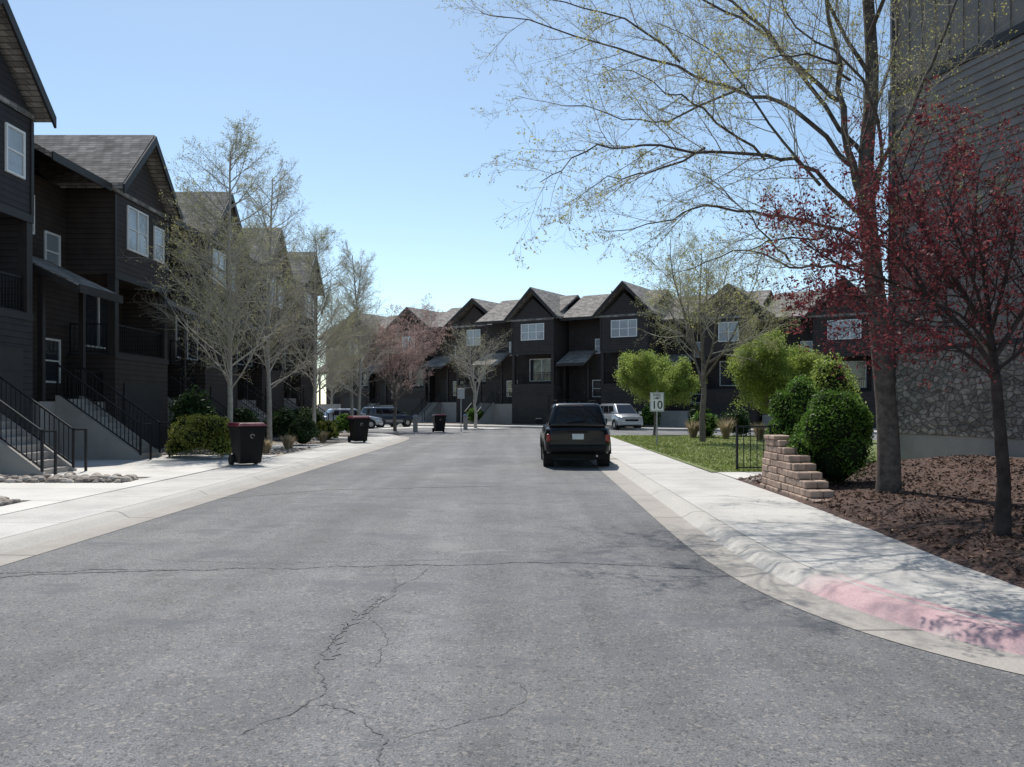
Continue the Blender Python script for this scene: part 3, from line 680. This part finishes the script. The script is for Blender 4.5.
# ------------------------------------------------------------ shrubs
def shrub(label,loc,rx,ry,h,n,lsz,leaf,seed,name='shrub',lumps=16,group=None,tight=False):
    R=random.Random(seed); t=thing(name,label,'shrub',loc,0,group)
    L=[]
    if tight:
        for k in range(30):
            a=R.uniform(0,2*PI); e=R.uniform(.05,.95); ph=e*PI*.5; w_=R.uniform(.6,.74)
            L.append((rx*w_*math.cos(a)*math.cos(ph),ry*w_*math.sin(a)*math.cos(ph),h*(.22+.56*math.sin(ph)*w_/.68),R.uniform(.24,.36)))
        for e in (.3,.5,.68): L.append((0,0,h*e,.6 if e<.6 else .42))
    else:
        for k in range(lumps):
            a=R.uniform(0,2*PI); e=R.uniform(.05,1)**.8; zz=e; rr=math.sqrt(max(0,1-(zz*2-1)**2 if zz>.5 else 1))
            L.append((rx*.6*rr*math.cos(a),ry*.6*rr*math.sin(a),h*(.12+.66*zz),R.uniform(.32,.46)))
        L.append((0,0,h*.5,.62))
    lo=.84 if tight else .72
    cs=[]; 
    for i in range(n):
        l=L[R.randrange(len(L))]; v=Vector((R.gauss(0,1),R.gauss(0,1),R.gauss(0,1))).normalized(); f=R.uniform(lo,1.16)
        x,y,z=l[0]+v.x*rx*l[3]*f, l[1]+v.y*ry*l[3]*f, l[2]+v.z*h*.55*l[3]*f
        if z>0: cs.append((x,y,z))
    leaf_mesh(cs,lsz,seed).build('foliage',leaf,t)
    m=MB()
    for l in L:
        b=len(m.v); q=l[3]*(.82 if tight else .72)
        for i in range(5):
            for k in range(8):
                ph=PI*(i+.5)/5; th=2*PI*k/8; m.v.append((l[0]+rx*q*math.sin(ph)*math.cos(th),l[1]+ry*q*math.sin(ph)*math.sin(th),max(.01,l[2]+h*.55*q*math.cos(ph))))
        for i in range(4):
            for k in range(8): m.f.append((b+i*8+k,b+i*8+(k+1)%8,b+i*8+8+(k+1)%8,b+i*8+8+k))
    m.build('shade_core',M['core'],t); return t  # dark lumps added inside the leaves, inner shade put into their colour
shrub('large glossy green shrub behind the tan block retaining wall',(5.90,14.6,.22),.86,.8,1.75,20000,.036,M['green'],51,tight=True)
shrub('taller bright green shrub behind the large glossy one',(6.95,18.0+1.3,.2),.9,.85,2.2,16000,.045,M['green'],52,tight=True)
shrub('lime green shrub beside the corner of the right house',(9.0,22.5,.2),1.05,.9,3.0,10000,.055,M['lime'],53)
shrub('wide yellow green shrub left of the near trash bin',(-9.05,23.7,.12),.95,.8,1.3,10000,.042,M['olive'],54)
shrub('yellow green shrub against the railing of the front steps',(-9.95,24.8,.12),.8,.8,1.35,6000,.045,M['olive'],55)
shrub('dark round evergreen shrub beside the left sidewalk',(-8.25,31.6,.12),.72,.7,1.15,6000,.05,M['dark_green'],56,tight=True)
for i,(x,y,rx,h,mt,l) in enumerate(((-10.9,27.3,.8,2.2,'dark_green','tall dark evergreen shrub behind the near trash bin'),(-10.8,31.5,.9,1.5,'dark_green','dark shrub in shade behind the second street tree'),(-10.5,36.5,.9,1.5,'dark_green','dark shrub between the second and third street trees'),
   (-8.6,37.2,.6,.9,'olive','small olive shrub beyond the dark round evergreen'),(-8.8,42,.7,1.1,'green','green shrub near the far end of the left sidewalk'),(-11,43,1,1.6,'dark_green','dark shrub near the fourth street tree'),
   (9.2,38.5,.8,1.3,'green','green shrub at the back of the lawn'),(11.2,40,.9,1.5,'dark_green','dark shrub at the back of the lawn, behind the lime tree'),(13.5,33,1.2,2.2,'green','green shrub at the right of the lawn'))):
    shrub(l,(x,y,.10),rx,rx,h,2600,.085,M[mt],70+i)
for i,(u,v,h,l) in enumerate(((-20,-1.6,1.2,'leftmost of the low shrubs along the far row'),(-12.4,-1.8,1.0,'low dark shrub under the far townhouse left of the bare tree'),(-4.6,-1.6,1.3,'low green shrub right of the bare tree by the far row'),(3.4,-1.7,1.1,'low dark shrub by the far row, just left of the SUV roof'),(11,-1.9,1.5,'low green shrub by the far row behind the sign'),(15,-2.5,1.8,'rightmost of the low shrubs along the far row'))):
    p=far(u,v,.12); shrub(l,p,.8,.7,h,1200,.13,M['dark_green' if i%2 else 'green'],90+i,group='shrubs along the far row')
def grassclump(label,loc,h,seed,n=260):
    R=random.Random(seed); m=MB()
    for i in range(n):
        a=R.uniform(0,2*PI); s=R.uniform(.1,.55)*h; r=R.uniform(0,.12); x=math.cos(a)*r;y=math.sin(a)*r; hh=h*R.uniform(.6,1); w=.012
        x1=x+math.cos(a)*s;y1=y+math.sin(a)*s; px,py=-math.sin(a)*w,math.cos(a)*w
        m.poly([(x-px,y-py,0),(x+px,y+py,0),((x+x1)/2+px,(y+y1)/2+py,hh*.7),((x+x1)/2-px,(y+y1)/2-py,hh*.7)]); m.poly([((x+x1)/2-px,(y+y1)/2-py,hh*.7),((x+x1)/2+px,(y+y1)/2+py,hh*.7),(x1,y1,hh)])
    o=m.build('ornamental_grass',M['straw']); o.location=loc; tag(o,label,'grass clump',group='dry ornamental grass clumps')
for i,(x,y,h,l) in enumerate(((-8.1,26.3,.5,'dry grass clump beside the near trash bin'),(-8.0,28.6,.55,'dry grass clump under the tallest street tree'),(-8.1,34.3,.5,'dry grass clump past the dark round shrub'),(8.6,38,1.0,'tall dry grass clump left of the lawn tree'),(9.9,37,1.1,'tall dry grass clump right of the lawn tree'),(11,35.5,.9,'dry grass clump at the right of the lawn'))):
    grassclump(l,(x,y,.11),h,100+i)
# ------------------------------------------------------------ retaining wall
RW=thing('retaining_wall','low stepped tan block retaining wall beside the right sidewalk','wall',(0,0,0))
m=MB(); rr=random.Random(8); nc=8; YE=15.6; CH=.124
for c in range(nc):
    ys=12.7+.30*c; y=ys+(.0 if c%2 else -.12); 
    while y<YE:
        L=rr.uniform(.24,.34); a=max(y,ys); b=min(y+L-.01,YE)
        if b-a>.05:
            o1=rr.uniform(-.015,.02); z0=.06+c*CH; xw=4.83+c*.014
            m.box(xw+o1,xw+.22,a,b,z0,z0+CH-.006)
        y+=L
    x=5.055+c*.014; m.box(x,x+.20,ys+.04+rr.uniform(-.02,.02),ys+.30,.06+c*CH,.06+c*CH+CH-.006)
m.build('block_course',M['block'],RW,bevel=.015,seg=1)
for k in range(2):
    cp=MB(); cp.box(4.90,5.26,14.96+k*.32,14.96+k*.32+.31,.06+nc*CH,.06+nc*CH+.07)
    cp.build('cap_stone',M['block'],RW,bevel=.012,seg=1)
t=thing('handrail','short black metal handrail by the walkway behind the block wall','railing',(0,0,0)); m=MB()
railing(m,(5.4,19.2,.10),(6.2,19.2,.10),1.08,.14); m.build('picket_panel',M['metal_black'],t)
m=MB(); m.bar((6.22,19.2,1.19),(6.8,19.2,1.43),.05,.04); m.bar((6.8,19.2,.15),(6.8,19.2,1.46),.05); m.build('rail_extension',M['metal_black'],t)

# ------------------------------------------------------------ vehicles
def lens_panel(c,u0,u1,v0,v1,off):
    a,b,cc,d=[Vector(x) for x in c]
    def P(u,v): return a.lerp(b,u).lerp(d.lerp(cc,u),v)
    n=(b-a).cross(d-a).normalized()*off
    m=MB(); q=[P(u0,v0),P(u1,v0),P(u1,v1),P(u0,v1)]
    m.hull8([q[0]-n*.3,q[1]-n*.3,q[1]+n,q[0]+n,q[3]-n*.3,q[2]-n*.3,q[2]+n,q[3]+n]); return m
def car(name,label,cat,loc,rz,paint,L=4.6,W=1.82,H=1.76,belt=1.06,zlo=.36,ya=-.49,yb=-.43,yc=.10,yd=.24,wr=.37,hood=1.0,rack=True,group=None):
    t=thing(name,label,cat,loc,rz,group); h=W/2; l=L/2
    st=[(-l,.78,zlo+.12,belt-.14),(-l+.04,.88,zlo+.07,belt-.06),(-l+.12,.95,zlo+.03,belt-.02),(-l+.25,.985,zlo+.01,belt),(-l+.45,1,zlo,belt),(-l*.3,1,zlo-.04,belt),(l*.2,1,zlo-.04,belt),(yd*L,.99,zlo,belt),(l-.55,.97,zlo,belt-.09*hood),(l-.12,.93,zlo+.02,belt-.17*hood),(l,.84,zlo+.10,belt-.30*hood)]
    m=MB(); 
    for y,s,z0,z1 in st:
        w=h*s; dz=z1-z0
        ring=[(w*.90,z0),(w*.985,z0+dz*.15),(w,z0+dz*.5),(w*.985,z0+dz*.75),(w*.94,z0+dz*.93),(w*.80,z1+.005),(0,z1+.03)]
        full=ring+[(-x,z) for x,z in ring[-2::-1]]
        m.v+=[(x,y,z) for x,z in full]
    n=13
    for i in range(len(st)-1):
        for k in range(n): k2=(k+1)%n; m.f.append((i*n+k,i*n+k2,(i+1)*n+k2,(i+1)*n+k))
    m.f.append(tuple(range(n))); m.f.append(tuple((len(st)-1)*n+k for k in range(n))[::-1])
    m.build('body',paint,t,True,bevel=.025)
    b0=h*.91; r0=h*.69; zb=belt-.03; zt=H-.05
    A=[(-b0,ya*L,zb),(b0,ya*L,zb),(b0*.97,yd*L,zb),(-b0*.97,yd*L,zb),(-r0,yb*L,zt),(r0,yb*L,zt),(r0*.96,yc*L,zt),(-r0*.96,yc*L,zt)]
    m=MB(); m.hull8(A); m.build('cabin',paint,t,True,bevel=.14,seg=6)
    lens_panel((A[0],A[1],A[5],A[4]),.12,.88,.14,.80,.02).build('rear_window',M['car_glass'],t,bevel=.015)
    lens_panel((A[2],A[3],A[7],A[6]),.08,.92,.12,.86,.02).build('windscreen',M['car_glass'],t,bevel=.01)
    for (u0,u1) in ((.11,.29),(.32,.60),(.63,.88)):
        lens_panel((A[1],A[2],A[6],A[5]),u0,u1,.14,.78,.016).build('side_window',M['car_glass'],t)
        lens_panel((A[3],A[0],A[4],A[7]),1-u1,1-u0,.14,.78,.016).build('side_window',M['car_glass'],t)
    m=MB(); m.hull8([(-h*.82,-l-.10,zlo+.08),(h*.82,-l-.10,zlo+.08),(h*.98,-l+.25,zlo+.05),(-h*.98,-l+.25,zlo+.05),(-h*.82,-l-.10,zlo+.28),(h*.82,-l-.10,zlo+.28),(h*.98,-l+.25,zlo+.30),(-h*.98,-l+.25,zlo+.30)])
    m.build('rear_bumper',M['plastic'],t,bevel=.07,seg=4)
    m=MB(); m.hull8([(-h*.97,l-.3,zlo+.02),(h*.97,l-.3,zlo+.02),(h*.86,l+.06,zlo+.06),(-h*.86,l+.06,zlo+.06),(-h*.97,l-.3,zlo+.26),(h*.97,l-.3,zlo+.26),(h*.86,l+.06,zlo+.26),(-h*.86,l+.06,zlo+.26)])
    m.build('front_bumper',paint if not rack else M['plastic'],t,bevel=.04,seg=3)
    m=MB(); m.box(-h*.5,h*.5,l-.05,l+.02,zlo+.30,zlo+.44); m.build('grille',M['plastic'],t,bevel=.01)
    for s in (-1,1):
        m=MB(); m.box(*(sorted((s*h*.80,s*h*.935))),-l+.0,-l+.16,zlo+.36,belt-.20); m.build('tail_light',M['red_lens'],t,bevel=.03)
        m=MB(); m.box(*(sorted((s*h*.52,s*h*.83))),l-.14,l-.01,zlo+.32,zlo+.45); m.build('headlight',M['clear_lens'],t,bevel=.02)
        m=MB(); m.box(*(sorted((s*h*.97,s*(h+.19)))),yd*L-.38,yd*L-.26,belt+.0,belt+.17); m.build('wing_mirror',M['plastic'] if rack else paint,t,bevel=.03,seg=3)
        for yy in (-L*.5+.85,L*.5-.88):
            m=MB(); x0,x1=sorted((s*(h-.22),s*(h+.0)))
            m.cyl((x0,yy,wr),(x1,yy,wr),wr,24); w=m.build('wheel',M['rubber'],t,bevel=.03)
            m=MB(); m.cyl((s*(h-.02),yy,wr),(s*(h+.012),yy,wr),wr*.62,16,wr*.5)
            w2=m.build('rim',M['rim'],w)
            m=MB()
            for k in range(12):
                a0=PI*k/12; a1=PI*(k+1)/12; ra,rb=wr+.03,wr+.11
                P=[(s*(h-.04),yy+math.cos(a)*r_,wr+math.sin(a)*r_) for a,r_ in ((a0,ra),(a0,rb),(a1,rb),(a1,ra))]; Q=[(s*(h+.02),p[1],p[2]) for p in P]
                m.hull8(P+Q)
            m.build('wheel_arch',M['plastic'] if rack else paint,t)
            m=MB(); m.cyl((s*(h-.3),yy,wr+.02),(s*(h-.005),yy,wr+.02),wr+.04,20); m.build('wheel_well',M['rubber'],t)
    m=MB(); m.box(-.155,.155,-l-.03,-l-.002,zlo+.42,zlo+.57); m.build('licence_plate',M['plate'],t,bevel=.006)
    m=MB(); m.box(-h*.3,h*.3,-l-.02,-l+.04,zlo+.60,zlo+.63); m.build('tailgate_handle',M['plastic'],t)
    if rack:
        for s in (-1,1):
            m=MB(); m.bar((s*r0*.84,yb*L+.2,H+.03),(s*r0*.82,yc*L-.15,H+.03),.04,.03)
            for q in (.02,.5,.98):
                yy=yb*L+.2+(yc*L-.15-yb*L-.2)*q; m.bar((s*r0*.84,yy,H-.08),(s*r0*.84,yy,H+.03),.04)
            m.build('roof_rail',M['plastic'],t)
        for yy in (yb*L+.5,yc*L-.5):
            m=MB(); m.bar((-r0*.84,yy,H+.045),(r0*.84,yy,H+.045),.05,.025); m.build('roof_crossbar',M['plastic'],t)
    m=MB(); m.cyl((h*.55,-l-.08,zlo-.02),(h*.55,-l+.5,zlo+.0),.03,10); m.build('exhaust_pipe',M['galv'],t)
    m=MB(); m.box(-h*.8,h*.8,-l+.3,l-.4,.24,zlo+.05); m.build('underbody',M['rubber'],t)
    m=MB(); m.bar((-.15,yb*L+.01,H-.13),(.15,yb*L+.01,H-.13),.05,.03); m.build('brake_light',M['red_lens'],t)
    m=MB(); m.bar((-.28,ya*L+.01,belt+.10),(.22,ya*L+.02,belt+.17),.018); m.build('rear_wiper',M['plastic'],t)
    return t
car('parked_suv','black SUV with roof rack parked at the right kerb, seen from behind','SUV',(1.80,23.7,.0),-.015,M['paint_black'],H=1.80,belt=1.12)
car('parked_minivan','silver minivan parked beyond the black SUV, right of it','minivan',(7.5,56,.0),math.radians(194),M['paint_white'],4.6,1.85,1.85,1.08,.3,-.48,-.45,.14,.36,.34,.7,False)
car('parked_car','silver car parked past the far end of the left row of townhouses','car',(-11.6,57,.0),math.radians(-62),M['paint_silver'],4.4,1.8,1.5,.92,.28,-.42,-.30,.08,.26,.33,.8,False)
car('parked_car','dark blue car half hidden by tree trunks, right of the silver car','car',(-9.6,61.5,.0),math.radians(-40),M['paint_blue'],4.4,1.8,1.6,.96,.3,-.47,-.43,.1,.27,.34,.8,False)
# ------------------------------------------------------------ bins
def bin_(label,loc,rz,s=1):
    t=thing('trash_bin',label,'trash bin',loc,rz,'dark wheeled trash bins'); t.scale=(s,s,s)
    m=MB(); m.hull8([(-.28,-.30,.06),(.28,-.30,.06),(.28,.28,.06),(-.28,.28,.06),(-.37,-.40,1.02),(.37,-.40,1.02),(.37,.38,1.02),(-.37,.38,1.02)]); m.build('bin_body',M['bin'],t,bevel=.04,seg=3)
    m=MB(); m.box(-.40,.40,-.43,.41,.985,1.03); m.build('rim_band',M['bin'],t,bevel=.01)
    m=MB(); m.hull8([(-.40,-.45,1.035),(.40,-.45,1.035),(.40,.42,1.035),(-.40,.42,1.035),(-.33,-.36,1.13),(.33,-.36,1.13),(.35,.40,1.13),(-.35,.40,1.13)]); m.build('lid',M['lid'],t,bevel=.025,seg=3)
    m=MB(); m.bar((-.30,.47,1.02),(.30,.47,1.02),.035); m.bar((-.30,.38,1.0),(-.30,.48,1.02),.035); m.bar((.30,.38,1.0),(.30,.48,1.02),.035); m.build('handle',M['bin'],t)
    for s_ in (-1,1):
        m=MB(); m.cyl((s_*.29,.27,.14),(s_*.37,.27,.14),.14,14); m.build('wheel',M['rubber'],t)
    m=MB(); n=16
    for k in range(n):
        a0=2*PI*k/n*.8; a1=2*PI*(k+1)/n*.8; y=-.385
        P=[(math.cos(a)*r*1.0,y-.006-(.78+math.sin(a)*r-.74)*.105,.78+math.sin(a)*r) for a,r in ((a0,.04),(a0,.06),(a1,.06),(a1,.04))]
        m.poly(P)
    m.build('emblem',M['galv'],t); return t
B=bin_('dark trash bin with maroon lid nearest the camera on the left sidewalk',(-7.05,21.3,WZ),math.radians(38))
for l,loc,rz in (('dark trash bin standing in the middle of the left sidewalk, beyond the round shrub',(-6.55,34.2,WZ),.5),('dark trash bin farthest along the street on the left',(-4.55,50,.0),.3)):
    o=copy_tree(B); o.location=loc; o.rotation_euler=(0,0,rz); o['label']=l
# ------------------------------------------------------------ signs
def text_mesh(s,size,mat,parent,loc,name='lettering'):
    cu=bpy.data.curves.new(name,'FONT'); cu.body=s; cu.size=size; cu.align_x='CENTER'; cu.align_y='CENTER'; cu.extrude=.002; cu.offset=.006*size/.1*.1
    o=bpy.data.objects.new(name,cu); C.objects.link(o)
    dg=bpy.context.evaluated_depsgraph_get(); me=bpy.data.meshes.new_from_object(o.evaluated_get(dg)); bpy.data.objects.remove(o)
    me.materials.clear(); me.materials.append(mat); q=bpy.data.objects.new(name,me); C.objects.link(q); q.parent=parent; q.location=loc; q.rotation_euler=(PI/2,0,0); return q
t=thing('speed_limit_sign','white speed limit 10 sign on a thin post beside the lawn','sign',(5.62,31.0,.10))
m=MB(); m.bar((0,.03,-.1),(0,.03,2.15),.05); m.build('post',M['galv'],t)
m=MB(); m.box(-.27,.27,-.012,0,1.35,2.08); sp=m.build('sign_panel',M['sign_white'],t,bevel=.005)
m=MB()
for a in ((-.25,.25,1.365,1.377),(-.25,.25,2.053,2.065)): m.box(a[0],a[1],-.015,-.0125,a[2],a[3])
for a in (-.25,.238): m.box(a,a+.012,-.015,-.0125,1.378,2.052)
m.build('border',M['sign_black'],sp)
text_mesh('SPEED',.125,M['sign_black'],sp,(0,-.016,1.975)); text_mesh('LIMIT',.125,M['sign_black'],sp,(0,-.016,1.86)); text_mesh('10',.44,M['sign_black'],sp,(0,-.016,1.59))
t=thing('street_sign','small sign on a tall post before the far townhouses, left of center','sign',(-3.25,51,.0))
m=MB(); m.bar((0,.03,0),(0,.03,2.75),.06); m.build('post',M['galv'],t)
m=MB(); m.box(-.23,.23,-.012,0,2.1,2.75); m.build('sign_panel',M['galv'],t,bevel=.01)
for i,(x,y,l) in enumerate(((-6.1,50.5,'short pale utility post left of the far trash bin'),(-3.2,55,'short pale utility post right of the far trash bin'))):
    t=thing('utility_post',l,'post',(x,y,.0),0,'short utility posts')
    m=MB(); m.box(-.14,.14,-.12,.12,0,.95); m.build('post_body',M['steps'],t,bevel=.02)
    m=MB(); m.hull8([(-.18,-.16,.95),(.18,-.16,.95),(.18,.16,.95),(-.18,.16,.95),(-.1,-.08,1.08),(.1,-.08,1.08),(.1,.08,1.08),(-.1,.08,1.08)]); m.build('post_cap',M['galv'],t)

# ------------------------------------------------------------ light, sky, camera
E=math.radians(56); AZ=math.radians(-17)
s=Vector((math.sin(AZ)*math.cos(E),math.cos(AZ)*math.cos(E),math.sin(E)))
sd=bpy.data.lights.new('sun','SUN'); sd.energy=5.0; sd.angle=math.radians(.5); sd.color=(1,.96,.90)
so=bpy.data.objects.new('sun',sd); C.objects.link(so); so.rotation_euler=s.to_track_quat('Z','Y').to_euler()
w=bpy.data.worlds.new('World'); bpy.context.scene.world=w; w.use_nodes=True; nt=w.node_tree
bg=nt.nodes['Background']; sk=nt.nodes.new('ShaderNodeTexSky'); sk.sky_type='NISHITA'; sk.sun_disc=False; sk.sun_elevation=E; sk.sun_rotation=AZ; sk.altitude=1900; sk.air_density=1.0; sk.dust_density=1.6; sk.ozone_density=1.3
tint=nt.nodes.new('ShaderNodeMix'); tint.data_type='RGBA'; tint.blend_type='MULTIPLY'; tint.inputs[0].default_value=1; tint.inputs[7].default_value=(1.24,1.24,1.10,1)
nt.links.new(sk.outputs[0],tint.inputs[6]); nt.links.new(tint.outputs[2],bg.inputs[0]); bg.inputs[1].default_value=.15
cd=bpy.data.cameras.new('camera'); co=bpy.data.objects.new('camera',cd); C.objects.link(co); co.location=(0,0,CAMH); co.rotation_euler=(PI/2,0,0)
cd.sensor_width=36; cd.lens=F/1024*36; cd.shift_y=21.5/1024; cd.clip_end=5000; cd.clip_start=.05
S=bpy.context.scene; S.camera=co; S.view_settings.view_transform='Standard'; S.view_settings.look='None'; S.view_settings.exposure=0
